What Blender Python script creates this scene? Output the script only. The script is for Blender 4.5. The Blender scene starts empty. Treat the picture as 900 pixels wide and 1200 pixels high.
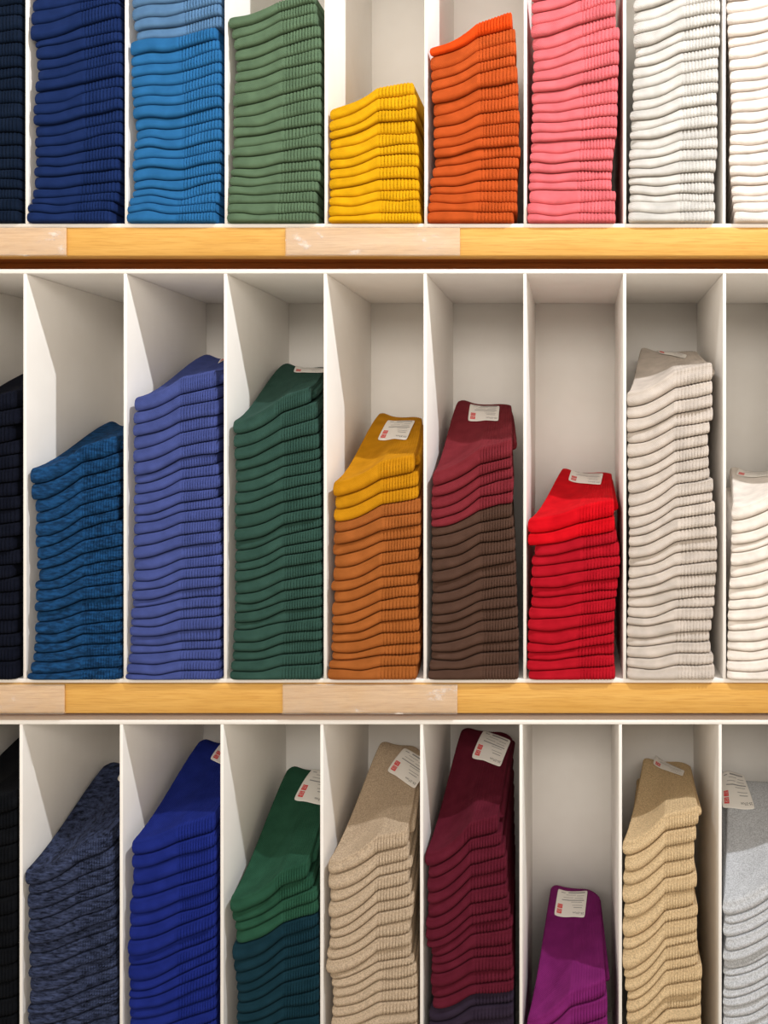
import bpy, math, random
import numpy as np
random.seed(7)
rng = np.random.default_rng(11)

# ------------------------------------------------------------ scale and camera
# 1 photo pixel in the plane of the shelf fronts (y = 0) is one millimetre.
VX, VY = 676.0, 518.0            # where the camera looks straight on
DIST = 1.0                       # camera to shelf fronts
CAMZ = 1.45
def WX(px): return (px - 450.0) / 1000.0
def WZ(py): return CAMZ + (VY - py) / 1000.0
def at_depth(px, py, y):
    k = (DIST + y) / DIST
    return WX(VX) + (px - VX) / 1000.0 * k, CAMZ + (VY - py) / 1000.0 * k

sc = bpy.context.scene
cam = bpy.data.cameras.new('camera')
cam.sensor_fit = 'HORIZONTAL'
cam.sensor_width = 36.0
cam.lens = 36.0 * 1000.0 * DIST / 900.0
cam.shift_x = (450.0 - VX) / 900.0
cam.shift_y = (VY - 600.0) / 900.0
cam.clip_start = 0.02
camo = bpy.data.objects.new('camera', cam)
sc.collection.objects.link(camo)
camo.location = (WX(VX), -DIST, CAMZ)
camo.rotation_euler = (math.radians(90), 0, 0)
sc.camera = camo

world = bpy.data.worlds.new('shop_air'); sc.world = world
world.use_nodes = True
bg = world.node_tree.nodes['Background']
wn = world.node_tree
wtc = wn.nodes.new('ShaderNodeTexCoord'); wsp = wn.nodes.new('ShaderNodeSeparateXYZ')
wrp = wn.nodes.new('ShaderNodeMapRange'); wrp.interpolation_type = 'SMOOTHSTEP'
wn.links.new(wtc.outputs['Generated'], wsp.inputs[0]); wn.links.new(wsp.outputs['Z'], wrp.inputs['Value'])
for sk, v in (('From Min', -0.55), ('From Max', 0.75), ('To Min', 1.36), ('To Max', 0.20)): wrp.inputs[sk].default_value = v
wn.links.new(wrp.outputs[0], bg.inputs['Strength'])      # pale floor below, darker ceiling above
bg.inputs['Color'].default_value = (1.0, 0.865, 0.70, 1)

def lamp(name, px, py, y, power, radius, col):
    l = bpy.data.lights.new(name, 'SPOT')
    l.energy = power; l.shadow_soft_size = radius; l.color = col
    l.spot_size = math.radians(100); l.spot_blend = 0.6
    o = bpy.data.objects.new(name, l); sc.collection.objects.link(o)
    o.location = (WX(px), y, WZ(py))
    tx, tz = WX(450), WZ(600)
    d = np.array([tx - o.location.x, 0.1 - y, tz - o.location.z])
    import mathutils
    o.rotation_euler = mathutils.Vector(d).to_track_quat('-Z', 'Y').to_euler()
    return o
lamp('ceiling_spot', 1470, -1010, -0.66, 122, 0.018, (0.98, 0.985, 1.0))
lamp('ceiling_spot', -500, -1250, -0.85, 40, 0.07, (1.0, 0.985, 0.96))

al = bpy.data.lights.new('frontal_fill', 'AREA'); al.shape = 'RECTANGLE'; al.size = 1.8; al.size_y = 0.6  # unseen soft fill, added to brighten sock fronts and back panels
al.energy = 28; al.color = (1.0, 0.93, 0.84)
alo = bpy.data.objects.new('frontal_fill', al); sc.collection.objects.link(alo)
alo.location = (0.15, -2.4, CAMZ + 0.75); alo.rotation_euler = (math.radians(72), 0, 0)
sc.cycles.diffuse_bounces = 6
vs = sc.view_settings
vs.view_transform = 'Standard'; vs.look = 'None'; vs.gamma = 1.0
vs.use_curve_mapping = False; vs.exposure = 0.0

# ------------------------------------------------------------ helpers
def lin(c):
    return tuple(((v / 255.0) / 12.92 if v / 255.0 <= 0.04045 else (((v / 255.0) + 0.055) / 1.055) ** 2.4) for v in c) + (1.0,)

def new_mat(name):
    m = bpy.data.materials.new(name); m.use_nodes = True
    nt = m.node_tree; b = nt.nodes['Principled BSDF']
    return m, nt, b

def mixcol(nt, fac, a, b, blend='MIX'):
    n = nt.nodes.new('ShaderNodeMix'); n.data_type = 'RGBA'; n.blend_type = blend
    for sock, v in ((n.inputs[0], fac), (n.inputs[6], a), (n.inputs[7], b)):
        if hasattr(v, 'links'): nt.links.new(v, sock)
        else: sock.default_value = v
    return n.outputs[2]

def coords(nt, scale, jitter=True):
    tc = nt.nodes.new('ShaderNodeTexCoord')
    mp = nt.nodes.new('ShaderNodeMapping'); mp.inputs['Scale'].default_value = scale
    src = tc.outputs['Object']
    if jitter:
        oi = nt.nodes.new('ShaderNodeObjectInfo')
        mu = nt.nodes.new('ShaderNodeVectorMath'); mu.operation = 'SCALE'
        mu.inputs[0].default_value = (3.1, 1.7, 2.3)
        nt.links.new(oi.outputs['Random'], mu.inputs['Scale'])
        ad = nt.nodes.new('ShaderNodeVectorMath'); ad.operation = 'ADD'
        nt.links.new(src, ad.inputs[0]); nt.links.new(mu.outputs[0], ad.inputs[1])
        src = ad.outputs[0]
    nt.links.new(src, mp.inputs['Vector'])
    return mp.outputs[0]

def noise(nt, vec, scale, detail=2.0, rough=0.5):
    n = nt.nodes.new('ShaderNodeTexNoise')
    n.inputs['Scale'].default_value = scale; n.inputs['Detail'].default_value = detail
    n.inputs['Roughness'].default_value = rough
    nt.links.new(vec, n.inputs['Vector'])
    return n.outputs[0]

def ramp(nt, fac, stops):
    r = nt.nodes.new('ShaderNodeValToRGB')
    e = r.color_ramp.elements
    while len(e) < len(stops): e.new(0.5)
    for k, (p, v) in enumerate(stops):
        e[k].position = p; e[k].color = (v, v, v, 1)
    nt.links.new(fac, r.inputs[0])
    return r.outputs[0]

def wool(name, rgb, style='plain'):
    m, nt, b = new_mat(name)
    c = lin(rgb); lum = max(c[:3]); mn = min(c[:3])
    g = 0.62 + 0.24 * min(1, mn / 0.5)
    c = tuple(v * g for v in c[:3]) + (1,)
    dark = tuple(v * 0.86 for v in c[:3]) + (1,)
    light = tuple(min(1.0, v * 1.12 + 0.002) for v in c[:3]) + (1,)
    v = coords(nt, (1, 1, 1))
    col = mixcol(nt, ramp(nt, noise(nt, v, 55, 3), [(0.3, 0), (0.7, 1)]), dark, light)
    if style == 'marl':
        v2 = coords(nt, (1, 1.2, 4.5))
        f = ramp(nt, noise(nt, v2, 85, 3, 0.75), [(0.36, 0), (0.66, 1)])
        col = mixcol(nt, f, tuple(x * 0.22 for x in c[:3]) + (1,), tuple(min(1, x * 1.9 + 0.01) for x in c[:3]) + (1,))
    elif style == 'slub':
        v2 = coords(nt, (1, 1.0, 3.0))
        f = ramp(nt, noise(nt, v2, 110, 3, 0.6), [(0.38, 0), (0.68, 1)])
        col = mixcol(nt, f, tuple(x * 0.62 for x in c[:3]) + (1,), tuple(min(1, x * 1.7) for x in c[:3]) + (1,))
    elif style == 'fleck':
        f = ramp(nt, noise(nt, v, 620, 2, 0.8), [(0.36, 0), (0.62, 1)])
        col = mixcol(nt, f, tuple(x * 0.70 for x in c[:3]) + (1,), tuple(min(1, x * 1.16) for x in c[:3]) + (1,))
    b.inputs['Roughness'].default_value = 0.95
    b.inputs['Specular IOR Level'].default_value = 0.12
    b.inputs['Sheen Weight'].default_value = 0.12
    b.inputs['Sheen Roughness'].default_value = 0.5
    b.inputs['Sheen Tint'].default_value = light
    nt.links.new(col, b.inputs['Base Color'])
    # fine knit
    wv = nt.nodes.new('ShaderNodeTexWave'); wv.wave_type = 'BANDS'; wv.bands_direction = 'DIAGONAL'
    wv.inputs['Scale'].default_value = 260; wv.inputs['Distortion'].default_value = 3.0
    nt.links.new(v, wv.inputs['Vector'])
    ad = nt.nodes.new('ShaderNodeMath'); ad.operation = 'MULTIPLY_ADD'
    nt.links.new(noise(nt, v, 900, 2), ad.inputs[0]); ad.inputs[1].default_value = 1.3
    nt.links.new(wv.outputs[0], ad.inputs[2])
    bp = nt.nodes.new('ShaderNodeBump'); bp.inputs['Strength'].default_value = 0.35
    bp.inputs['Distance'].default_value = 0.0007
    nt.links.new(ad.outputs[0], bp.inputs['Height'])
    nt.links.new(bp.outputs[0], b.inputs['Normal'])
    return m

def plain(name, rgb, rough=0.5, spec=0.4):
    m, nt, b = new_mat(name)
    b.inputs['Base Color'].default_value = lin(rgb)
    b.inputs['Roughness'].default_value = rough
    b.inputs['Specular IOR Level'].default_value = spec
    return m

def painted_board():
    m, nt, b = new_mat('white_board')
    v = coords(nt, (1, 1, 1), False)
    f = ramp(nt, noise(nt, v, 9, 3, 0.6), [(0.35, 0), (0.7, 1)])
    nt.links.new(mixcol(nt, f, lin((236, 233, 229)), lin((242, 240, 237))), b.inputs['Base Color'])
    b.inputs['Roughness'].default_value = 0.55; b.inputs['Specular IOR Level'].default_value = 0.25
    bp = nt.nodes.new('ShaderNodeBump'); bp.inputs['Strength'].default_value = 0.08; bp.inputs['Distance'].default_value = 0.0005
    nt.links.new(noise(nt, v, 180, 2), bp.inputs['Height']); nt.links.new(bp.outputs[0], b.inputs['Normal'])
    return m

def oak(name, a, bb, c):
    m, nt, b = new_mat(name)
    v = coords(nt, (1.6, 12, 30), False)
    w = coords(nt, (5, 40, 150), False)
    g1 = noise(nt, v, 5, 5, 0.62)
    g2 = noise(nt, w, 6, 3, 0.6)
    col = mixcol(nt, ramp(nt, g1, [(0.3, 0), (0.7, 1)]), lin(a), lin(bb))
    col = mixcol(nt, ramp(nt, g2, [(0.46, 0), (0.68, 0.55)]), col, lin(c))
    nt.links.new(col, b.inputs['Base Color'])
    b.inputs['Roughness'].default_value = 0.5; b.inputs['Specular IOR Level'].default_value = 0.25
    bp = nt.nodes.new('ShaderNodeBump'); bp.inputs['Strength'].default_value = 0.15; bp.inputs['Distance'].default_value = 0.0006
    nt.links.new(g2, bp.inputs['Height']); nt.links.new(bp.outputs[0], b.inputs['Normal'])
    return m

def acrylic():
    m, nt, b = new_mat('clear_plastic')
    nt.nodes.remove(b)
    out = nt.nodes['Material Output']
    tr = nt.nodes.new('ShaderNodeBsdfTransparent'); tr.inputs[0].default_value = (0.97, 0.97, 0.97, 1)
    df = nt.nodes.new('ShaderNodeBsdfDiffuse'); df.inputs[0].default_value = (0.90, 0.84, 0.78, 1)
    gl = nt.nodes.new('ShaderNodeBsdfGlossy'); gl.inputs['Roughness'].default_value = 0.3
    v = coords(nt, (1, 1, 1.6))
    n = noise(nt, v, 24, 4, 0.65)
    f = ramp(nt, n, [(0.3, 0.05), (0.62, 0.12), (0.72, 0.55)])
    m1 = nt.nodes.new('ShaderNodeMixShader'); nt.links.new(f, m1.inputs[0])
    nt.links.new(tr.outputs[0], m1.inputs[1]); nt.links.new(df.outputs[0], m1.inputs[2])
    m2 = nt.nodes.new('ShaderNodeMixShader'); m2.inputs[0].default_value = 0.02
    nt.links.new(m1.outputs[0], m2.inputs[1]); nt.links.new(gl.outputs[0], m2.inputs[2])
    nt.links.new(m2.outputs[0], out.inputs['Surface'])
    return m

WHITE = painted_board()
OAK = oak('honey_oak', (212, 160, 78), (226, 178, 98), (190, 134, 62))
OAKD = oak('brown_oak', (150, 84, 34), (170, 100, 44), (110, 58, 24))
PALE = oak('glare_oak', (216, 176, 128), (232, 198, 154), (184, 138, 90))  # oak paled to carry the glare of the plastic in its colour
PLASTIC = acrylic()
CARD = plain('white_card', (236, 232, 226), 0.5)
RED = plain('red_ink', (222, 40, 45), 0.5)
INK = plain('dark_ink', (70, 68, 70), 0.6)
GREYINK = plain('grey_ink', (150, 148, 148), 0.6)
WALLM = plain('wall_paint', (214, 208, 200), 0.9)
FLOORM = plain('floor_vinyl', (150, 140, 128), 0.5)

def link(o, parent=None):
    sc.collection.objects.link(o)
    if parent is not None: o.parent = parent
    return o

def mesh_obj(name, verts, faces, mat, parent=None, origin=(0, 0, 0), smooth=False, mat_idx=None):
    me = bpy.data.meshes.new(name)
    verts = np.asarray(verts, dtype=np.float32)
    faces = np.asarray(faces, dtype=np.int32)
    me.vertices.add(len(verts)); me.vertices.foreach_set('co', verts.ravel())
    me.loops.add(faces.size); me.polygons.add(len(faces))
    me.loops.foreach_set('vertex_index', faces.ravel())
    me.polygons.foreach_set('loop_start', np.arange(len(faces), dtype=np.int32) * faces.shape[1])
    me.polygons.foreach_set('loop_total', np.full(len(faces), faces.shape[1], dtype=np.int32))
    mats = mat if isinstance(mat, (list, tuple)) else [mat]
    for m in mats: me.materials.append(m)
    if mat_idx is not None: me.polygons.foreach_set('material_index', np.asarray(mat_idx, dtype=np.int32))
    me.update(calc_edges=True); me.validate()
    if smooth: me.polygons.foreach_set('use_smooth', np.ones(len(me.polygons), dtype=bool))
    o = bpy.data.objects.new(name, me); o.location = origin
    return link(o, parent)

def empty(name, loc):
    o = bpy.data.objects.new(name, None); o.location = loc; o.empty_display_size = 0.02
    return link(o)

def tag_thing(o, label, cat, group=None, kind=None):
    o['label'] = label; o['category'] = cat
    if group: o['group'] = group
    if kind: o['kind'] = kind

def box(name, x0, x1, y0, y1, z0, z1, mat, parent=None, origin=(0, 0, 0), bevel=0.0006):
    ox, oy, oz = origin if parent is None else (0, 0, 0)
    pv = parent.location if parent is not None else (0, 0, 0)
    cx, cy, cz = (x0 + x1) / 2, (y0 + y1) / 2, (z0 + z1) / 2
    hx, hy, hz = (x1 - x0) / 2, (y1 - y0) / 2, (z1 - z0) / 2
    vs_ = [(sx * hx, sy * hy, sz * hz) for sx in (-1, 1) for sy in (-1, 1) for sz in (-1, 1)]
    fs = [(0, 1, 3, 2), (4, 6, 7, 5), (0, 4, 5, 1), (2, 3, 7, 6), (0, 2, 6, 4), (1, 5, 7, 3)]
    o = mesh_obj(name, vs_, fs, mat, parent, (cx - pv[0], cy - pv[1], cz - pv[2]))
    if bevel:
        b = o.modifiers.new('edge', 'BEVEL'); b.width = min(bevel, min(hx, hy, hz) * 0.8); b.segments = 2
    return o

# ------------------------------------------------------------ shelving
DEPTH = 0.22
T = 0.0038                         # board thickness
COLS = {1: [31.5, 148, 265, 382, 499, 615.5, 732, 848.5],
        2: [29, 146.5, 264, 381, 498, 615, 732, 849],
        3: [24.5, 142, 260, 377, 494, 610.5, 727, 844]}
FLOOR_PX = {1: 262.0, 2: 795.5, 3: 1330.0}
TOP_PX = {1: -212.0, 2: 320.5, 3: 849.0}
ROWNAME = {1: 'upper', 2: 'middle', 3: 'lower'}

for r in (1, 2, 3):
    cols = [COLS[r][0] - 117] + COLS[r] + [COLS[r][-1] + 117]
    x0, x1 = WX(cols[0]) - T / 2, WX(cols[-1]) + T / 2
    zf, zt = WZ(FLOOR_PX[r]), WZ(TOP_PX[r])
    zb = zf - 0.0048
    root = empty('divider_box', ((x0 + x1) / 2, 0, zb))
    tag_thing(root, 'white open box of tall narrow compartments for socks, %s one of three' % ROWNAME[r], 'shelf unit')
    root['group'] = 'white compartment boxes'
    box('bottom_panel', x0, x1, 0, DEPTH, zb, zf, WHITE, root)
    box('top_panel', x0, x1, 0, DEPTH, zt, zt + 0.0052, WHITE, root)
    box('back_panel', x0, x1, DEPTH - 0.004, DEPTH, zf + 0.0001, zt - 0.0001, WHITE, root, bevel=0)
    for c in cols:
        box('divider', WX(c) - T / 2, WX(c) + T / 2, 0.0, DEPTH - 0.0042, zf + 0.0001, zt - 0.0001, WHITE, root)

XA, XB = WX(-95), WX(975)
for r in (0, 1, 2, 3):
    ft = {0: -268.0, 1: 267.3, 2: 800.6, 3: 1335.0}[r]
    fb = ft + {0: 33, 1: 33, 2: 34.5, 3: 34}[r]
    gap = {0: 15.5, 1: 14.2, 2: 7.5, 3: 14}[r]
    root = empty('wooden_shelf', ((XA + XB) / 2, 0, WZ(fb)))
    tag_thing(root, {0: 'honey oak shelf board above the upper white box',
                     1: 'honey oak shelf board under the upper row of socks',
                     2: 'honey oak shelf board under the middle row of socks',
                     3: 'honey oak shelf board under the lower row of socks'}[r], 'shelf')
    root['group'] = 'oak shelf boards'
    yf = -0.003
    box('front_edge', XA, XB, yf, yf + 0.020, WZ(fb), WZ(ft), OAK, root, bevel=0.0012)
    box('board', XA, XB, yf + 0.0201, DEPTH + 0.002, WZ(fb) + 0.004, WZ(ft), OAKD, root)
    if r < 3:
        yr = 0.055 if r < 2 else 0.022
        box('support_rail', XA, XB, yr, yr + 0.02, WZ(fb + gap) + 0.0004, WZ(fb) + 0.0038, OAKD, root)

# room around the shelves
def struct(o): o['kind'] = 'structure'; return o
struct(box('wall_back', -1.6, 1.9, DEPTH + 0.004, DEPTH + 0.06, 0, 3.0, WALLM, bevel=0))
struct(box('floor', -1.6, 1.9, -2.2, DEPTH + 0.06, -0.05, 0, FLOORM, bevel=0))
# end panels that carry the shelves, outside the photo
for xa, nm in ((XA - 0.022, 'one'), (XB + 0.001, 'two')):
    e = box('shelf_end_panel', xa, xa + 0.021, 0, DEPTH + 0.003, 0, WZ(-275), OAKD)
    tag_thing(e, 'tall brown oak panel at the %s end of the shelves' % ('window' if nm == 'one' else 'far'), 'panel')
    e['label'] = 'brown oak upright closing the shelves beside the %s' % ('darkest socks' if nm == 'one' else 'cream socks')

# clear price holders clipped on the oak edges
def price_holder(px0, px1, r, label):
    ft = {1: 267.3, 2: 800.6}[r]
    z1 = WZ(ft - 0.2); z0 = WZ(ft + 33.5)
    x0, x1 = WX(px0), WX(px1)
    root = empty('price_holder', ((x0 + x1) / 2, -0.006, z0))
    tag_thing(root, label, 'price holder', 'clear price holders on the oak edges')
    box('glare_strip', x0 + 0.0006, x1 - 0.0006, -0.0048, -0.0033, z0 + 0.0012, z1 - 0.0012, PALE, root, bevel=0.0002)  # added insert: the whitish glare over the oak edge, put into colour
    box('window_sheet', x0, x1, -0.0066, -0.0052, z0 + 0.0008, z1 - 0.0010, PLASTIC, root, bevel=0.0003)
    box('lower_lip', x0, x1, -0.0078, -0.0034, z0 - 0.0004, z0 + 0.0007, PLASTIC, root, bevel=0.0002)
    box('upper_lip', x0, x1, -0.0070, -0.0034, z1 - 0.0009, z1, PLASTIC, root, bevel=0.0002)
price_holder(-92, 81, 1, 'clear plastic price holder below the navy socks on the upper oak edge')
price_holder(336.5, 540, 1, 'clear plastic price holder below the yellow socks on the upper oak edge')
price_holder(-92, 79, 2, 'clear plastic price holder below the denim blue socks, middle oak edge')
price_holder(333, 537, 2, 'clear plastic price holder below the mustard and brown socks, middle oak edge')

# ------------------------------------------------------------ socks
def Z(oy, s, *v): return [oy + a / s for a in v]

STACKS = []
def stack(row, col, name, L, R, xL, xR, colours, fk=0.32, uk=0.56, back=None, tag=None, style='plain',
          hump=0.0, ribs=12, topL=None, topR=None, more_up=0, rise=45, from_top=True):
    STACKS.append(dict(locals()))

def span(a, b, n): return list(np.linspace(a, b, n))

def keyed(n, pts):     # pts: values at fractions
    f = [p[0] for p in pts]; v = [p[1] for p in pts]
    return list(np.interp(np.linspace(0, 1, n), f, v))
S1 = 4.444
# ---- upper row
R_ = Z(0, S1, 75, 150, 215, 285, 345, 400, 465, 535, 610, 690, 755, 820, 880, 935, 985, 1035, 1100, 1165)
stack(1, 0, 'inky navy', [min(262, r + max(0, 24 - 1.6 * i)) for i, r in enumerate(R_)], R_, -84, [24.5] * 18, [(99, 'inky navy', (7, 27, 52))], more_up=3, from_top=False)
stack(1, 1, 'navy', Z(0, S1, 60, 135, 212, 250, 310, 370, 425, 482, 545, 600, 657, 712, 770, 822, 868, 922, 982, 1035, 1065, 1108, 1165),
      Z(0, S1, -10, 15, 90, 160, 215, 268, 330, 392, 450, 512, 572, 630, 690, 757, 820, 880, 938, 995, 1050, 1105, 1165),
      [37, 36.5, 36, 40, 41, 41, 43, 41.5, 38.5, 39, 39.5, 40, 40, 41, 41.5, 39.5, 39, 36, 36.5, 32.5, 30.5],
      [140, 139, 140, 141, 142, 142, 143, 143, 143, 143, 143, 143, 143, 143, 142, 139, 141, 139, 138, 135, 133],
      [(99, 'navy', (20, 46, 102))], more_up=2, from_top=False, fk=.38)
stack(1, 2, 'azure blue', Z(0, S1, 110, 165, 218, 290, 350, 405, 460, 515, 565, 625, 685, 735, 780, 835, 885, 945, 990, 1030, 1075, 1115, 1170),
      Z(0, S1, 18, 80, 138, 198, 255, 320, 378, 437, 500, 555, 610, 668, 728, 785, 840, 897, 940, 998, 1055, 1110, 1168),
      [155, 157, 158, 153, 152, 153, 153, 154, 156, 156, 157, 158, 157, 155, 155, 154, 155, 153, 151, 150, 147],
      [259, 259, 259, 254, 256, 259, 259, 259, 259, 259, 259, 259, 259, 259, 259, 258, 258, 258, 256, 255, 255],
      [(3, 'dusty blue', (96, 138, 182)), (99, 'azure blue', (44, 118, 180))], more_up=2, from_top=False, fk=.62, hump=2.4, ribs=13)
stack(1, 3, 'sage green', Z(0, S1, 155, 205, 260, 320, 375, 430, 490, 555, 610, 665, 715, 770, 820, 875, 920, 970, 1015, 1065, 1115, 1170),
      Z(0, S1, 5, 62, 125, 187, 250, 315, 380, 442, 508, 575, 643, 702, 762, 828, 885, 940, 997, 1058, 1115, 1165),
      [268, 271, 274, 274, 275, 274, 273, 272, 272, 272, 272, 272, 271, 272, 269, 268, 267, 265, 264, 263],
      [369, 370, 372, 375, 376, 376, 376, 376, 376, 376, 376, 376, 376, 376, 374, 375, 373, 371, 372, 372],
      [(99, 'sage green', (98, 124, 96))], fk=.38, topL=93 / S1, topR=-42 / S1, from_top=False)
stack(1, 4, 'yellow', Z(0, S1, 630, 685, 725, 778, 835, 885, 935, 990, 1025, 1075, 1130, 1165),
      Z(0, S1, 490, 560, 620, 690, 750, 800, 865, 930, 995, 1050, 1115, 1165), 386,
      [484.5, 488, 487, 485.5, 488, 490, 490.5, 490, 491, 491, 492, 493.5], [(99, 'bright yellow', (250, 186, 8))],
      fk=.22, uk=.55, topL=565 / S1, topR=420 / S1)
stack(1, 5, 'orange', Z(0, S1, 295, 370, 420, 480, 545, 605, 665, 720, 775, 825, 870, 920, 970, 1010, 1060, 1105, 1175),
      Z(0, S1, 140, 212, 285, 343, 428, 497, 568, 635, 705, 758, 815, 873, 932, 995, 1055, 1113, 1162),
      [503, 503, 505, 505, 506, 507, 507.5, 507.5, 507.5, 508.5, 508.5, 506, 503, 503, 503, 502, 500],
      [600, 604, 605, 604, 606.5, 607.5, 607.5, 609, 608, 608, 610, 608, 606.5, 606.5, 606, 606.5, 602],
      [(1, 'vivid orange', (255, 84, 14)), (99, 'burnt orange', (214, 92, 34))], fk=.36, uk=.54, topL=245 / S1, topR=48 / S1)
stack(1, 6, 'coral pink', Z(0, S1, 135, 197, 262, 322, 378, 432, 485, 538, 590, 640, 692, 742, 795, 845, 898, 945, 995, 1060, 1120, 1162),
      Z(0, S1, 10, 75, 140, 203, 268, 335, 402, 470, 537, 600, 662, 715, 775, 830, 887, 937, 993, 1050, 1115, 1162),
      [622, 622, 623, 624, 625, 624, 623, 622, 623, 623, 622, 622, 621, 621, 620, 619, 619, 620, 617, 617],
      [722, 722, 722, 726.5, 725.5, 725.5, 725, 724.5, 724, 724, 723.5, 723, 721, 719, 718, 717, 717, 722, 721, 721.5],
      [(99, 'coral pink', (240, 118, 126))], more_up=2, from_top=False, fk=.42, ribs=11)
stack(1, 7, 'pale grey', Z(0, S1, 125, 182, 248, 300, 352, 412, 470, 525, 578, 632, 685, 732, 780, 830, 880, 925, 965, 1008, 1055, 1108, 1160),
      Z(0, S1, 5, 67, 122, 185, 245, 297, 355, 422, 480, 545, 600, 658, 715, 773, 832, 897, 948, 1003, 1053, 1107, 1158),
      [742, 742, 742, 744, 743, 741, 741, 741, 741, 738, 739, 738, 738, 737, 737, 736, 736, 737, 737, 736, 736],
      [844, 844, 844, 844, 844, 843, 842, 842, 842, 840, 841, 841, 841, 841, 840.5, 839, 837, 838, 837, 838, 837],
      [(99, 'pale grey', (204, 201, 196))], more_up=2, from_top=False, fk=.34, style='plain', ribs=11)
L_ = Z(0, S1, 68, 130, 195, 245, 305, 365, 430, 480, 535, 590, 645, 697, 755, 805, 862, 915, 965, 1020, 1060, 1105, 1165)
stack(1, 8, 'cream', L_, [l - 17 * (1 - i / 20) - 1 for i, l in enumerate(L_)], keyed(21, [(0, 851), (.45, 857), (.7, 854), (1, 860)]), [957] * 21,
      [(99, 'cream white', (232, 222, 214))], more_up=2, from_top=False)
# ---- middle row
R_ = [478, 497, 515, 532, 548, 564, 580, 596, 612, 628, 645, 661, 677, 693, 709, 726, 742, 758, 774, 795]
stack(2, 0, 'black navy', [min(795, r + max(0, 30 - 1.6 * i)) for i, r in enumerate(R_)], R_, -86, [17, 22, 15, 21, 20, 20, 18, 22, 21, 22] * 2,
      [(99, 'black navy', (8, 14, 32))], back=(45, 112, 436))
stack(2, 1, 'denim blue', [566.7, 586.7, 601.3, 614, 628.7, 642, 656, 668.7, 682, 691.5, 705, 716.5, 729.5, 742.5, 752.5, 764, 775, 788.5, 803],
      [530, 546.5, 563.5, 580, 597, 609, 625.5, 640, 655, 669, 683.5, 697.5, 713, 727, 740, 752.5, 767, 781, 795],
      [34.7, 36, 40, 42, 41, 41, 42.5, 43, 44.5, 39.5, 41, 41, 41.5, 41, 41.5, 40, 39, 37.5, 34.5],
      [135, 138, 140, 140, 138, 137] + [142.5] * 13, [(99, 'denim blue', (24, 70, 116))], fk=.34, back=(118, 165, 497), style='slub', ribs=14)
stack(2, 2, 'periwinkle blue', [483.5, 498, 512, 527.5, 542, 557, 568, 580.5, 591.5, 604, 613, 626, 640, 655, 668.5, 681, 691.5, 703.5, 713, 725, 733.5, 745.5, 756, 766, 777, 788, 797],
      [453.5, 468.5, 486.5, 500, 515, 530.5, 543, 556, 571, 583, 595, 608.5, 622, 635.5, 650, 663, 675, 687, 698, 710.5, 723, 737, 749.5, 761, 773, 784, 793],
      keyed(27, [(0, 156), (.3, 156), (.42, 157), (.7, 154), (1, 149)]),
      [251, 253, 255, 253, 255, 255, 252, 255, 257, 254, 259, 260, 257, 258, 259, 260, 259, 258, 258, 258, 258, 259, 257, 259, 258, 259, 260],
      [(99, 'periwinkle blue', (76, 90, 158))], fk=.30, back=(243, 290, 419), tag=[(262, 420), (286, 424), (282, 432), (255, 427)], ribs=14)
stack(2, 3, 'forest green', [510.5, 524.5, 539, 552, 566, 578, 591.5, 604.5, 619.5, 633.5, 645.5, 659.5, 669.5, 682, 696.5, 707, 718, 730, 739, 752, 762, 774, 786, 797.5],
      [469.5, 489.5, 506.5, 525.5, 537.5, 552.5, 565, 580, 594, 607, 618, 633, 644, 658, 673, 686.5, 699, 711.5, 724, 738, 750, 763, 777, 793],
      keyed(24, [(0, 272), (.1, 275), (.7, 275), (1, 271)]), keyed(24, [(0, 362), (.04, 371), (.2, 375), (.5, 377), (1, 377)]),
      [(99, 'forest green', (54, 88, 78))], fk=.36, back=(334, 384, 429), tag=[(347, 428.7), (381, 432.7), (379, 437), (344, 436.6)], ribs=14)
stack(2, 4, 'mustard and brown', [582.5, 597.5, 612, 624.5, 638.5, 651.5, 666.5, 681, 693.5, 706.5, 721, 732, 743, 753, 765, 773.5, 782, 794],
      [552.5, 569.5, 585, 600.5, 614.5, 628.5, 642.5, 657, 671.5, 685, 698, 711, 725, 740, 754.5, 766.5, 779, 790.5],
      [390, 392, 390, 391, 391, 389, 391, 389.5, 388, 391.5, 388.5, 389, 389, 388, 387, 388, 386, 385],
      [485, 490, 490, 493, 493, 493, 492, 490, 492, 489, 490, 490, 490, 491, 492, 492, 491, 489],
      [(3, 'mustard yellow', (222, 152, 14)), (99, 'caramel brown', (182, 104, 46))], fk=.28, back=(446, 496, 486),
      tag=[(454.7, 493), (486.7, 493.7), (476.4, 516.3), (442.3, 516)])
stack(2, 5, 'maroon and brown', [570, 582, 596.5, 609, 619, 629, 643.5, 656, 669.5, 683, 695.5, 707, 721, 731, 742, 754, 763, 773, 783.5, 793],
      [534, 547, 559.5, 574, 589, 605, 617.5, 631, 645, 658.5, 673, 686, 698.5, 710.5, 723.5, 737, 750.5, 762.5, 777, 791],
      keyed(20, [(0, 507), (.1, 505), (.5, 506), (.9, 505), (1, 502)]), [600, 600, 601, 602, 601, 600, 602, 603, 604, 604, 605, 605, 606, 606, 607, 607, 608, 608, 608, 608],
      [(5, 'maroon red', (138, 44, 54)), (99, 'chocolate brown', (92, 66, 54))], fk=.30, uk=.57, back=(537, 599, 471),
      tag=[(551, 474), (585.5, 476.6), (584, 494), (548.3, 493.7)])
S2 = 4.615
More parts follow.
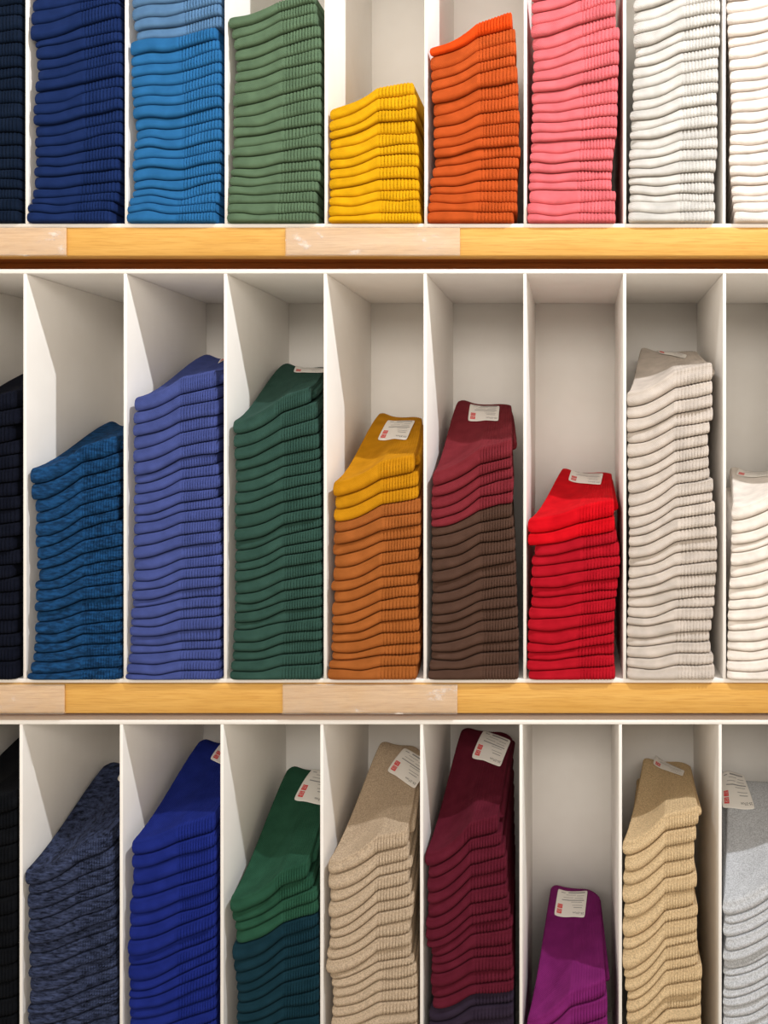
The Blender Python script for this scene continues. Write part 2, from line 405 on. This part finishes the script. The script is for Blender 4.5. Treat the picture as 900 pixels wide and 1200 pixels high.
stack(2, 6, 'red', Z(540, S2, 395, 460, 520, 573, 630, 683, 740, 795, 855, 915, 983, 1035, 1075, 1128, 1180),
      Z(540, S2, 300, 378, 445, 512, 570, 633, 695, 740, 808, 865, 932, 980, 1042, 1097, 1158),
      [617.5, 618.5, 626, 622, 622, 621.5, 622.5, 621.5, 619.5, 618.5, 618, 617, 617, 617, 619.5],
      [720, 720.5, 723, 726, 727, 726, 724, 723, 721.5, 720.5, 720, 720, 720, 720, 721],
      [(2, 'bright red', (238, 4, 26)), (99, 'cherry red', (200, 16, 38))], fk=.4, back=(658, 717, 551),
      tag=[(670, 551), (707, 555.6), (704, 568.6), (666, 563.4)])
stack(2, 7, 'beige grey', [477.5, 492, 507, 520.5, 536, 552, 564, 579.5, 594, 606.5, 619.5, 628, 641, 654.5, 665, 678, 689.5, 700.5, 711.5, 723, 733, 747, 757.5, 769.5, 781.5, 792],
      [445.5, 462, 477.5, 493.5, 507.5, 520.5, 534.5, 548, 560.5, 576, 587, 601, 616, 629.5, 643.5, 658.5, 671.5, 686, 699, 711, 725.5, 739.5, 752, 764.5, 777, 790.5],
      keyed(26, [(0, 734), (.1, 734), (.45, 737), (.6, 736), (1, 733)]),
      [835, 835, 835, 836, 832, 830, 831, 831, 832, 836, 835, 838, 838, 840, 841, 841, 840, 839, 838, 838, 836, 834, 832, 833, 836, 837],
      [(99, 'beige grey', (202, 191, 181))], fk=.28, uk=.55, back=(749, 812, 411), tag=[(769, 409), (805, 416.7), (803, 420.5), (771.7, 414)], ribs=11)
L_ = Z(540, S2, 325, 395, 455, 500, 570, 630, 690, 755, 808, 865, 922, 978, 1025, 1080, 1130, 1175)
stack(2, 8, 'ivory white', L_, [l - 24 * (1 - i / 15) - 2 for i, l in enumerate(L_)], keyed(16, [(0, 857), (.3, 856), (.5, 853), (1, 851)]), [955] * 16,
      [(99, 'ivory white', (234, 225, 216))], back=(853, 925, 550), tag=[(866, 550), (905, 553), (903, 558), (862, 557)])
# ---- lower row
R_ = [948 + 20 * i for i in range(13)]
stack(3, 0, 'black', [r + 34 for r in R_], R_, -92, [19] * 13, [(99, 'black', (6, 9, 16))], back=(40, 108, 852))
stack(3, 1, 'marled navy', [1037, 1049, 1065.5, 1078, 1091, 1105, 1117.5, 1133.5, 1145.5, 1163, 1178, 1188, 1201],
      [992, 1012, 1031.5, 1043, 1060.5, 1076, 1086.5, 1102, 1119, 1133.5, 1148, 1162.5, 1172],
      [29, 32, 31, 32, 33, 33, 32, 33, 33.5, 34, 33, 32, 32], [129, 133, 133, 132, 134, 135, 135, 136, 134, 136, 137, 137, 137],
      [(99, 'marled navy', (50, 60, 90))], fk=.40, back=(128, 190, 893), tag=[(150, 893), (180, 905), (168, 930), (137, 914)], style='marl', uk=.58, ribs=14)
stack(3, 2, 'royal blue', Z(960, 5, 212, 287, 387, 467, 552, 627, 707, 793, 860, 945, 1007, 1048, 1112, 1172),
      Z(960, 5, 72, 158, 247, 328, 403, 480, 543, 620, 690, 757, 817, 885, 955, 1037),
      [154, 154.5, 155, 153, 152, 151, 151, 150, 149, 150, 151, 151, 151, 151], [251.5] + [253] * 13,
      [(99, 'royal blue', (28, 46, 140))], fk=.42, back=(238, 285, 866), tag=[(262, 868), (290, 880), (278, 905), (246, 890)], ribs=14)
stack(3, 3, 'green and teal', Z(1000, 6, 408, 490, 545, 638, 752, 843, 918, 992, 1050, 1122, 1188),
      Z(1000, 6, 142, 245, 332, 418, 507, 593, 677, 763, 855, 957, 1040),
      [270, 271, 275, 276, 272, 273, 275, 276, 277, 277, 277], [361, 367, 372, 373, 373, 374, 374, 374, 374, 374, 374],
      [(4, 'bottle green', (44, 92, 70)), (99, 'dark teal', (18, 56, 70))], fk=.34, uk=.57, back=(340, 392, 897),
      tag=[(366, 902), (396, 908), (382, 945), (344, 938)], ribs=14)
stack(3, 4, 'taupe', Z(960, 5, 322, 417, 487, 572, 642, 692, 757, 822, 902, 938, 990, 1045, 1105, 1162),
      Z(960, 5, 150, 230, 285, 362, 437, 495, 580, 655, 730, 803, 850, 915, 988, 1050),
      [384, 384, 386, 385, 387, 386, 386, 383, 382, 386, 388, 389, 389, 388],
      [478, 479, 483, 479.5, 482, 485, 484, 481, 482, 481.5, 485, 488, 489, 489],
      [(99, 'taupe', (200, 178, 152))], fk=.26, uk=.56, back=(447, 496, 868), tag=[(474, 877), (506, 897), (486, 925), (453.6, 904)], style='fleck')
S5 = 4.444
stack(3, 5, 'burgundy', Z(930, S5, 377, 440, 515, 575, 652, 705, 760, 803, 855, 890, 940, 1010, 1065, 1120, 1190),
      Z(930, S5, 187, 247, 322, 387, 458, 530, 597, 645, 705, 782, 838, 910, 975, 1028, 1090),
      [498, 502, 500.5, 501, 501, 499, 499, 500, 505, 505.5, 505, 504.5, 505, 507, 502],
      [584, 588, 592, 594, 594, 595, 596.5, 598, 601, 600, 600, 601, 602, 602, 602],
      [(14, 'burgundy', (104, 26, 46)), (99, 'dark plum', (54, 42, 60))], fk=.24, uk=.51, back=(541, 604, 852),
      tag=[(567.3, 856), (598.8, 868.6), (586.4, 899.4), (552.5, 888.6)])
stack(3, 6, 'magenta purple', [1211, 1231], [1166, 1191], [617, 618], [710, 712], [(99, 'magenta purple', (140, 38, 118))], fk=.36, uk=.52,
      back=(645, 702, 1035), tag=[(654.3, 1042), (688.8, 1044.4), (685, 1076), (649.3, 1072.8)])
stack(3, 7, 'oatmeal', Z(960, 5, 212, 307, 382, 497, 577, 697, 757, 882, 933, 1007, 1062, 1132, 1197),
      Z(960, 5, 30, 118, 218, 303, 398, 495, 562, 652, 708, 785, 845, 935, 1015),
      [729, 732, 730, 729, 731, 729, 730, 729, 731, 732, 735, 734, 734],
      [819, 816, 814, 814, 817, 814, 818, 817, 817, 818, 818, 823, 822], [(99, 'oatmeal', (222, 194, 152))], fk=.22, uk=.53,
      back=(752, 809, 888), tag=[(768.4, 885.5), (802.3, 904), (800, 910), (765.3, 895.6)], style='fleck')
L_ = Z(960, 5, 570, 620, 690, 770, 828, 885, 925, 1000, 1045, 1095, 1160)
stack(3, 8, 'light grey', L_, [l - 34 + 0.8 * i for i, l in enumerate(L_)], [846, 849, 847, 850, 847, 848, 847, 848, 847, 847, 847], [948] * 11,
      [(99, 'light grey', (200, 203, 208))], back=(849, 915, 910), tag=[(844.8, 907.7), (871, 908.6), (885, 948.6), (846.4, 947)], style='fleck', ribs=11)

DB = 0.180
def smooth_noise(seed, n=6):
    r = np.random.default_rng(seed)
    k = r.normal(0, 1, n)
    return lambda u: np.interp(u, np.linspace(0, 1, n), k)

def ease(t):
    t = np.clip(t, 0, 1); return t * t * (3 - 2 * t)

class Pile:
    """interfaces S_0 (shelf) .. S_N (top) of one stack; px data from top down turned bottom up"""
    def __init__(self, d, idx):
        self.d = d
        L = list(d['L']); R = list(d['R']); n = len(L)
        xL = d['xL'] if isinstance(d['xL'], list) else [d['xL']] * n
        xR = d['xR'] if isinstance(d['xR'], list) else [d['xR']] * n
        xL, xR = list(xL)[:n], list(xR)[:n]
        row = d['row']; fpx = FLOOR_PX[row]
        cols = []
        k = 0
        for i in range(n):
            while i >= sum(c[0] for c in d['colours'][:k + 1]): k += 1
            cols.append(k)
        extra = [False] * n
        # pairs above the picture
        for j in range(d['more_up']):
            L.insert(0, L[0] - 14); R.insert(0, R[0] - 14); xL.insert(0, xL[0]); xR.insert(0, xR[0]); cols.insert(0, cols[0]); extra.insert(0, True)
        # pairs below the picture down to the shelf
        if row == 3:
            m = max(1, round((fpx - (L[-1] + R[-1]) / 2) / 14.0))
            l0, r0 = L[-1], R[-1]
            for j in range(1, m + 1):
                L.append(l0 + (fpx - l0) * j / m); R.append(r0 + (fpx - r0) * j / m)
                xL.append(xL[-1]); xR.append(xR[-1]); cols.append(cols[-1]); extra.append(True)
        n = len(L)
        tl = d['topL'] if d['topL'] is not None else L[0] - 18
        tr = d['topR'] if d['topR'] is not None else R[0] - 22
        if d['more_up']: tl, tr = L[0] - 14, R[0] - 14
        self.n = n
        bl = [min(v, fpx) for v in L]; br = [min(v, fpx) for v in R]
        bl[-1] = br[-1] = fpx
        # bottom up interfaces
        self.CL = [bl[n - 1 - k] for k in range(n)] + [tl]
        self.CR = [br[n - 1 - k] for k in range(n)] + [tr]
        self.xL = xL[::-1]; self.xR = xR[::-1]; self.cols = cols[::-1]; self.extra = extra[::-1]
        self.vis_total = sum(1 for e in extra if not e)
        uk, fk = d['uk'], d['fk']
        uu = np.linspace(0, 1, 81)
        cre = []
        for k in range(n + 1):
            l, r_ = self.CL[k], self.CR[k]
            f = k / n
            fkk = fk + (0.25 * (1 - f) if (k and fk >= 0.37) else -0.12 * (1 - f) if k else 0)
            kk = r_ + fkk * (l - r_)
            t = np.clip(uu / uk, 0, 1)
            a = l + (kk - l) * (0.12 * t + 0.88 * t ** 1.9)
            t2 = np.clip((uu - uk) / (1 - uk), 0, 1)
            b = kk + (r_ - kk) * t2
            y = np.where(uu < uk, a, b)
            y = np.convolve(np.pad(y, 5, 'edge'), np.ones(5) / 5, 'same')[5:-5]
            if k > 0:
                y = y - d['hump'] * np.exp(-((uu - 0.22) / 0.13) ** 2)
                amp = 0.55 if k < n else 0.4
                y = y + amp * smooth_noise(1000 * idx + k)(uu)
                if k < n:                 # the smooth part sags before the ribs, most in the low pairs
                    y = y + (2.6 * (1 - f) + 0.4) * np.exp(-((uu - (uk * .55 if fk < .5 else uk)) / 0.17) ** 2) * (1, .5, .15, 1.2, .7)[(k * 7 + idx) % 5]
            cre.append(WZ(y))
        for k in range(1, n + 1):
            cre[k] = np.maximum(cre[k], cre[k - 1] + 0.0055)
        self.cre = np.array(cre); self.uu = uu
        means = self.cre.mean(axis=1)
        s = DIST / (DIST + DB)
        if d['back']:
            bx0, bx1, by = d['back']
            X0, zb = at_depth(bx0, by, DB); X1, _ = at_depth(bx1, by, DB)
            self.bx = (X0, X1)
            risetop = zb - means[-1]
        else:
            wL, wR = WX(self.xL[-1]), WX(self.xR[-1])
            self.bx = (wL + 0.030, wR - 0.012)
            risetop = d['rise'] / 1000.0
            if d['more_up'] or row == 1: risetop = min(risetop, 0.035)
        lo_col = COLS[row][d['col'] - 1] if d['col'] > 0 else COLS[row][0] - 117
        hi_col = lo_col + 117
        self.xmin, self.xmax = WX(lo_col) + T / 2 + 0.0006, WX(hi_col) - T / 2 - 0.0006
        self.bx = (max(self.bx[0], self.xmin + .002), min(self.bx[1], self.xmax - .001))
        self.mxL = WX(float(np.mean(self.xL))); self.mxR = WX(float(np.mean(self.xR)))
        self.rise = [risetop * (k / n) ** 1.3 for k in range(n + 1)]
        self.zb = [means[k] + self.rise[k] for k in range(n + 1)]
        for k in range(1, n + 1): self.zb[k] = max(self.zb[k], self.zb[k - 1] + 0.006)

    def XL(self, k, Y):
        a = WX(self.xL[k]); t = np.clip(Y / (DB * 0.9), 0, 1) ** 0.85
        g = 1.0 if k == self.n - 1 else 0.75
        b = a + (self.bx[0] - a) * g
        return np.maximum(a + (b - a) * t, self.xmin)
    def XR(self, k, Y):
        a = WX(self.xR[k]); t = np.clip(Y / DB, 0, 1) ** 1.3
        return np.minimum(a + (self.bx[1] - a) * t, self.xmax)
    def S(self, k, X, Y):
        b = np.clip(Y / DB, 0, 1.1)
        t = np.clip(Y / (DB * 0.9), 0, 1) ** 0.85; t2 = np.clip(Y / DB, 0, 1) ** 1.3
        a0 = self.mxL + (self.bx[0] - self.mxL) * 0.85 * t; a1 = self.mxR + (self.bx[1] - self.mxR) * t2
        u = np.clip((X - a0) / (a1 - a0), 0, 1)
        c = np.interp(u, self.uu, self.cre[k])
        if k == 0: return c * 0 + self.cre[0][0] + 0.0002
        pk = 0.0
        if k == self.n: pk = b ** 3 * (0.0075 * np.exp(-((u - 0.10) / 0.16) ** 2) - 0.002 * np.exp(-((u - 0.55) / 0.2) ** 2))
        bb = b if k < self.n else b * 0.55 + 0.45 * ease(np.clip((Y - 0.012) / (DB - 0.03), 0, 1))
        return c * (1 - bb) + self.zb[k] * bb + pk

    def surface(self, k, u, v, y0, ribs, uk, ribamp=0.0023):
        """u, v grids in 0..1; returns top and bottom points of pair k (0 = lowest)"""
        P = 4.2
        w = WX(self.xR[k]) - WX(self.xL[k])
        du = np.minimum(u * w / 0.0060, 1.0); dr = np.minimum((1 - u) * w / 0.0040, 1.0)
        eu = (1 - (1 - du) ** P) ** (1 / P) * (1 - (1 - dr) ** P) ** (1 / P)
        rn = 0.0050 if k < self.n - 1 else 0.0085
        yf = y0 + 0.0045 * (1 - np.minimum(u * w / 0.012, 1)) ** 2 + 0.0035 * (1 - np.minimum((1 - u) * w / 0.008, 1)) ** 2
        rib = np.zeros_like(u); rr = u > uk + 1e-6
        ph = (u - uk) / (1 - uk) * ribs
        rv = np.abs(np.sin(np.pi * ph)) ** 0.6
        amp = ribamp * np.clip((u - uk) / 0.05, 0, 1)
        rib = np.where(rr, (rv - 1.0) * amp, 0.0)
        yb = DB - 0.010 * np.abs(2 * u - 1) ** 4 - 0.016 * u ** 5
        Y = yf + v * (yb - yf)
        df = np.minimum((Y - yf) / rn, 1.0); db = np.minimum((yb - Y) / 0.010, 1.0)
        ed = np.clip(1 - (1 - np.clip(df, 0, 1)) ** P, 0, 1) ** (1 / P) * np.clip(1 - (1 - np.clip(db, 0, 1)) ** 2, 0, 1) ** 0.5
        X = self.XL(k, Y) + u * (self.XR(k, Y) - self.XL(k, Y))
        lo, hi = self.S(k, X, Y), self.S(k + 1, X, Y)
        mid, H = (lo + hi) / 2, (hi - lo) / 2 - 0.00035
        H = np.maximum(H, 0.0006)
        e = eu * ed
        H2 = np.maximum(H + rib * 0.18 * np.where(df < 1, 1, 1.6), 0.001)
        Yr = Y - rib * 0.9 * (1 - df)      # grooves cut into the fold
        return np.stack([X, Yr, mid + H2 * e], -1), np.stack([X, Yr, mid - H2 * e], -1)

    def top_at(self, X, Y):
        return float(self.S(self.n, np.float64(X), np.float64(Y)))

def vgrid(hi):
    q = np.array([0, .04, .11, .21, .35, .53, .76, 1.0]) * 0.041 if hi else np.array([0, .06, .2, .45, 1.0]) * 0.041
    rest = np.array([.08, .16, .28, .42, .56, .70, .82, .90, .945, .97, .988, 1.0]) if hi else np.array([.3, .65, .95, 1.0])
    return np.concatenate([q, rest])

def sock_sheet(pile, k, us, hi, y0, ribs, uk):
    v = vgrid(hi)
    U, V = np.meshgrid(us, v, indexing='ij')
    top, bot = pile.surface(k, U, V, y0, ribs, uk)
    return top, bot

def sheet_mesh(top, bot, cap0, cap1):
    """closed shell: top grid and bottom grid meet at front, back and outer edge"""
    nu, nv = top.shape[:2]
    verts = np.concatenate([top.reshape(-1, 3), bot.reshape(-1, 3)])
    i, j = np.meshgrid(np.arange(nu - 1), np.arange(nv - 1), indexing='ij')
    a = (i * nv + j).ravel(); b = a + nv; c = b + 1; d = a + 1
    f1 = np.stack([a, b, c, d], -1)
    o = nu * nv
    f2 = np.stack([a + o, d + o, c + o, b + o], -1)
    ii = np.arange(nu - 1)
    fr = np.stack([ii * nv, ii * nv + o, (ii + 1) * nv + o, (ii + 1) * nv], -1)
    bk = np.stack([ii * nv + nv - 1, (ii + 1) * nv + nv - 1, (ii + 1) * nv + nv - 1 + o, ii * nv + nv - 1 + o], -1)
    fs = [f1, f2, fr, bk]
    jj = np.arange(nv - 1)
    for use, r_, flip in ((cap0, 0, False), (cap1, nu - 1, True)):
        if use:
            q = np.stack([r_ * nv + jj, r_ * nv + jj + 1, r_ * nv + jj + 1 + o, r_ * nv + jj + o], -1)
            fs.append(q[:, ::-1] if flip else q)
    return verts, np.concatenate(fs)

MATS = {}
def sock_mat(cname, rgb, style):
    key = (cname, style)
    if key not in MATS: MATS[key] = wool('wool_' + cname.replace(' ', '_'), rgb, style)
    return MATS[key]

ORD = ['topmost', 'second', 'third', 'fourth', 'fifth', 'sixth', 'seventh', 'eighth', 'ninth', 'tenth', 'eleventh', 'twelfth', 'thirteenth',
       'fourteenth', 'fifteenth', 'sixteenth', 'seventeenth', 'eighteenth', 'nineteenth', 'twentieth', 'twenty-first', 'twenty-second',
       'twenty-third', 'twenty-fourth', 'twenty-fifth', 'twenty-sixth', 'twenty-seventh', 'twenty-eighth']

piles = [Pile(d, i) for i, d in enumerate(STACKS)]
cands = []
for pi, p in enumerate(piles):
    for k in range(p.n):
        if p.extra[k]: continue
        l0, r0 = max(0, p.xL[k]), min(900, p.xR[k])
        top, bot = (p.CL[k + 1] + p.CR[k + 1]) / 2, (p.CL[k] + p.CR[k]) / 2
        t = max(0, min(1200, bot) - max(0, top))
        area = max(0, r0 - l0) * t + (4000 if k == p.n - 1 and p.d['back'] else 0)
        cands.append((area, pi, k))
cands.sort(key=lambda c: -c[0])
SINGLE = {(c[1], c[2]) for c in cands[:300]}
print('PAIRS', len(cands))

def us_for(uk, ribs, hi):
    a = np.array([0, .012, .03, .055, .09, .16, .25, .35, .45, .55, .68, .82, .93, 1.0]) * uk if hi else np.array([0, .02, .06, .15, .4, .7, 1.0]) * uk
    n = ribs * 4 if hi else ribs * 2
    b = uk + (1 - uk) * np.arange(0, n + 1) / n
    b = np.concatenate([b[:-1], [b[-1] - 0.008, b[-1] - 0.003, b[-1]]])
    return a, b

font_cache = {}
def text_tris(body, size):
    key = (body, size)
    if key in font_cache: return font_cache[key]
    cu = bpy.data.curves.new('t', 'FONT'); cu.body = body; cu.size = size; cu.align_x = 'CENTER'; cu.align_y = 'CENTER'
    cu.resolution_u = 2; cu.space_line = 0.85
    o = bpy.data.objects.new('t', cu); sc.collection.objects.link(o)
    me = bpy.data.meshes.new_from_object(o.evaluated_get(bpy.context.evaluated_depsgraph_get()))
    me.calc_loop_triangles()
    v = np.array([list(x.co)[:2] for x in me.vertices]); t = np.array([list(x.vertices) for x in me.loop_triangles])
    bpy.data.objects.remove(o); bpy.data.curves.remove(cu); bpy.data.meshes.remove(me)
    font_cache[key] = (v, t)
    return v, t

def make_tag(p, root, quad):
    def hit(px, py):
        lo, hi = -0.005, DB
        f = lambda Y: at_depth(px, py, Y)[1] - p.top_at(at_depth(px, py, Y)[0], Y)
        ys = np.linspace(0.0, DB + 0.02, 80); prev = None
        for Y in ys:
            val = f(Y)
            if prev is not None and prev[1] > 0 >= val:
                t = prev[1] / (prev[1] - val); Y = prev[0] + t * (Y - prev[0]); break
            prev = (Y, val)
        return np.array([at_depth(px, py, Y)[0], Y])
    q = [hit(*c) for c in quad]
    org = np.array(root.location)
    # keep the card's real size sane
    TL, TR, BR, BL = q
    def P(a, b, off):
        xy = (TL * (1 - a) + TR * a) * (1 - b) + (BL * (1 - a) + BR * a) * b
        xy[0] = min(max(xy[0], p.xmin + 0.0004), p.xmax - 0.0004 - 0.0008 * (1 - a))
        return np.array([xy[0], xy[1], p.top_at(xy[0], xy[1]) + off]) - org
    W, H = 0.036, 0.040
    def rounded(n=9):
        r = 0.07; pts = []
        for cx, cy, a0 in ((1 - r, r, -90), (1 - r, 1 - r, 0), (r, 1 - r, 90), (r, r, 180)):
            for j in range(5):
                an = math.radians(a0 + 90 * j / 4); pts.append((cx + r * math.cos(an), cy + r * math.sin(an)))
        return pts
    # card as warped grid with cut corners
    n = 10; g = np.linspace(0, 1, n + 1); g = np.concatenate([[0, .03], g[1:-1], [.97, 1]])
    m = len(g); verts = []
    for lay in (0.0011, 0.0006):
        for b in g:
            for a in g:
                aa, bb = a, b
                r = 0.07
                ca, cb = min(max(a, r), 1 - r), min(max(b, r), 1 - r)
                dx, dy = a - ca, b - cb
                l = math.hypot(dx, dy)
                if l > r: aa, bb = ca + dx / l * r, cb + dy / l * r
                verts.append(P(aa, bb, lay))
    faces = []
    for lay in (0, 1):
        for j in range(m - 1):
            for i in range(m - 1):
                a = lay * m * m + j * m + i
                f = (a, a + m, a + m + 1, a + 1)
                faces.append(f if lay == 0 else f[::-1])
    ring = [i for i in range(m)] + [j * m + m - 1 for j in range(1, m)] + [(m - 1) * m + i for i in range(m - 2, -1, -1)] + [j * m for j in range(m - 2, 0, -1)]
    for x, y in zip(ring, ring[1:] + ring[:1]): faces.append((x, y, y + m * m, x + m * m))
    card = mesh_obj('paper_tag', verts, faces, CARD, root)
    card['label'] = 'white paper tag with rounded corners and red logo'
    card_o = card
    def flat(name, tris_list, mat, off):
        V, F, c = [], [], 0
        for pts, tri in tris_list:
            V += [P(a, b, off) for a, b in pts]; F += [tuple(int(x) + c for x in t) for t in tri]; c += len(pts)
        return mesh_obj(name, V, F, mat, card_o)
    def rect(a0, b0, a1, b1, nn=3):
        pts = [(a0 + (a1 - a0) * i / nn, b0 + (b1 - b0) * j / nn) for j in range(nn + 1) for i in range(nn + 1)]
        tri = []
        for j in range(nn):
            for i in range(nn):
                a = j * (nn + 1) + i
                tri += [(a, a + 1, a + nn + 2), (a, a + nn + 2, a + nn + 1)]
        return pts, tri
    # red squares (the tag is seen upside down)
    flat('logo', [rect(.07, .58, .23, .73), rect(.07, .76, .23, .91)], RED, 0.0014)
    def words(body, size, ca, cb):      # rotated half a turn on the card
        v, t = text_tris(body, size)
        pts = [(ca - x, cb + y * 0.9) for x, y in v]
        return pts, t
    flat('logo_letters', [words('ユニ\nクロ', .072, .15, .655), words('UNI\nQLO', .072, .15, .835)], CARD, 0.0017)
    flat('size_print', [words('25-27cm', .105, .78, .88)], INK, 0.0016)
    lines = [rect(.12, .10, .26, .125), rect(.36, .07, .92, .115), rect(.30, .19, .62, .205), rect(.66, .22, .90, .235), rect(.22, .30, .55, .315),
             rect(.60, .32, .88, .335), rect(.18, .40, .92, .43), rect(.50, .48, .86, .495), rect(.55, .60, .90, .615), rect(.60, .68, .88, .70)]
    flat('small_print', lines, GREYINK, 0.0016)

ST_V, ST_F, ST_M, st_mats, off_v = [], [], [], [], 0
for pi, p in enumerate(piles):
    d = p.d; row = d['row']
    r2 = random.Random(pi * 91 + 3)
    uk, ribs = d['uk'], d['ribs']
    vis_order_from_top = [k for k in range(p.n - 1, -1, -1) if not p.extra[k]]
    for k in range(p.n):
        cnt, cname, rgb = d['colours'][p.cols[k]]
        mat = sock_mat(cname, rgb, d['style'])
        y0 = r2.uniform(-0.0055, -0.0015)
        if k == 0: y0 = -0.0085
        elif k == 1: y0 = -0.007
        ukk = uk + r2.uniform(-.015, .015)
        nr = ribs + r2.choice((-1, 0, 0, 1))
        if (pi, k) in SINGLE:
            a, b = us_for(ukk, nr, True)
            xl, xr = WX(p.xL[k]), WX(p.xR[k])
            origin = np.array([(xl + xr) / 2, 0.0, float(p.cre[k].min())])
            root = empty('sock_pair', tuple(origin))
            t, bt = sock_sheet(p, k, a, True, y0, nr, ukk)
            v, f = sheet_mesh(t, bt, True, False)
            mesh_obj('foot', v - origin, f, mat, root, smooth=True)
            t, bt = sock_sheet(p, k, b, True, y0, nr, ukk)
            v, f = sheet_mesh(t, bt, False, True)
            mesh_obj('ribbed_leg', v - origin, f, mat, root, smooth=True)
            top_i = vis_order_from_top.index(k); bot_i = p.vis_total - 1 - top_i
            shown_top = d['from_top']
            if shown_top and (top_i <= bot_i or row == 3):
                pos = ('topmost' if top_i == 0 else ORD[top_i] + ' from the top')
            else:
                pos = ('lowest' if bot_i == 0 else ORD[bot_i] + ' from the bottom')
            if top_i == 0 and shown_top: lab = '%s folded sock pair%s, topmost of the %s stack, %s shelf' % (cname, ' with tag' if d['tag'] else '', d['name'], ROWNAME[row])
            else: lab = '%s sock pair, %s of the %s stack, %s shelf' % (cname, pos, d['name'], ROWNAME[row])
            tag_thing(root, lab, 'socks', '%s stack of sock pairs on the %s shelf' % (d['name'], ROWNAME[row]))
            if k == p.n - 1 and d['back']:
                v2 = np.concatenate([np.linspace(0, .08, 5), np.linspace(.14, .86, 9), np.linspace(.92, 1, 5)])
                u2 = np.concatenate([np.linspace(0, .6, 5), [.72, .82, .9, .95, .98, 1.0]])
                U, V = np.meshgrid(u2, v2, indexing='ij')
                Y = 0.016 + 0.150 * V
                X = np.minimum(p.XR(k, Y) - 0.020 + U * (0.0255 - 0.004 * V), p.xmax - 0.0002 - 0.001 * (1 - U))
                lo, hi2 = p.S(k, X, Y), p.S(k + 1, X, Y)
                e = np.clip(1 - (1 - np.clip((1 - U) / .2, 0, 1)) ** 2.5, 0, 1) ** .4 * np.clip(1 - (1 - np.clip(np.minimum(V, 1 - V) / .06, 0, 1)) ** 2, 0, 1) ** .5
                H2 = (hi2 - lo) * 0.30 * e; mid = lo + (hi2 - lo) * 0.36
                v, f = sheet_mesh(np.stack([X, Y, mid + H2], -1), np.stack([X, Y, mid - H2], -1), True, True)
                mesh_obj('second_sock', v - origin, f, mat, root, smooth=True)
            if k == p.n - 1 and d['tag']: make_tag(p, root, d['tag'])
        else:
            seen = not p.extra[k] or (k + 1 < p.n and not p.extra[k + 1])
            a, b = us_for(ukk, nr, seen)
            t, bt = sock_sheet(p, k, np.concatenate([a, b[1:]]), seen, y0, nr, ukk)
            v, f = sheet_mesh(t, bt, True, True)
            if mat not in st_mats: st_mats.append(mat)
            ST_V.append(v); ST_F.append(f + off_v); off_v += len(v); ST_M.append(np.full(len(f), st_mats.index(mat)))
o = mesh_obj('sock_pairs', np.concatenate(ST_V), np.concatenate(ST_F), st_mats, smooth=True, mat_idx=np.concatenate(ST_M))
tag_thing(o, 'remaining folded sock pairs, thinner or half hidden ones among the stacks', 'socks', None, 'stuff')
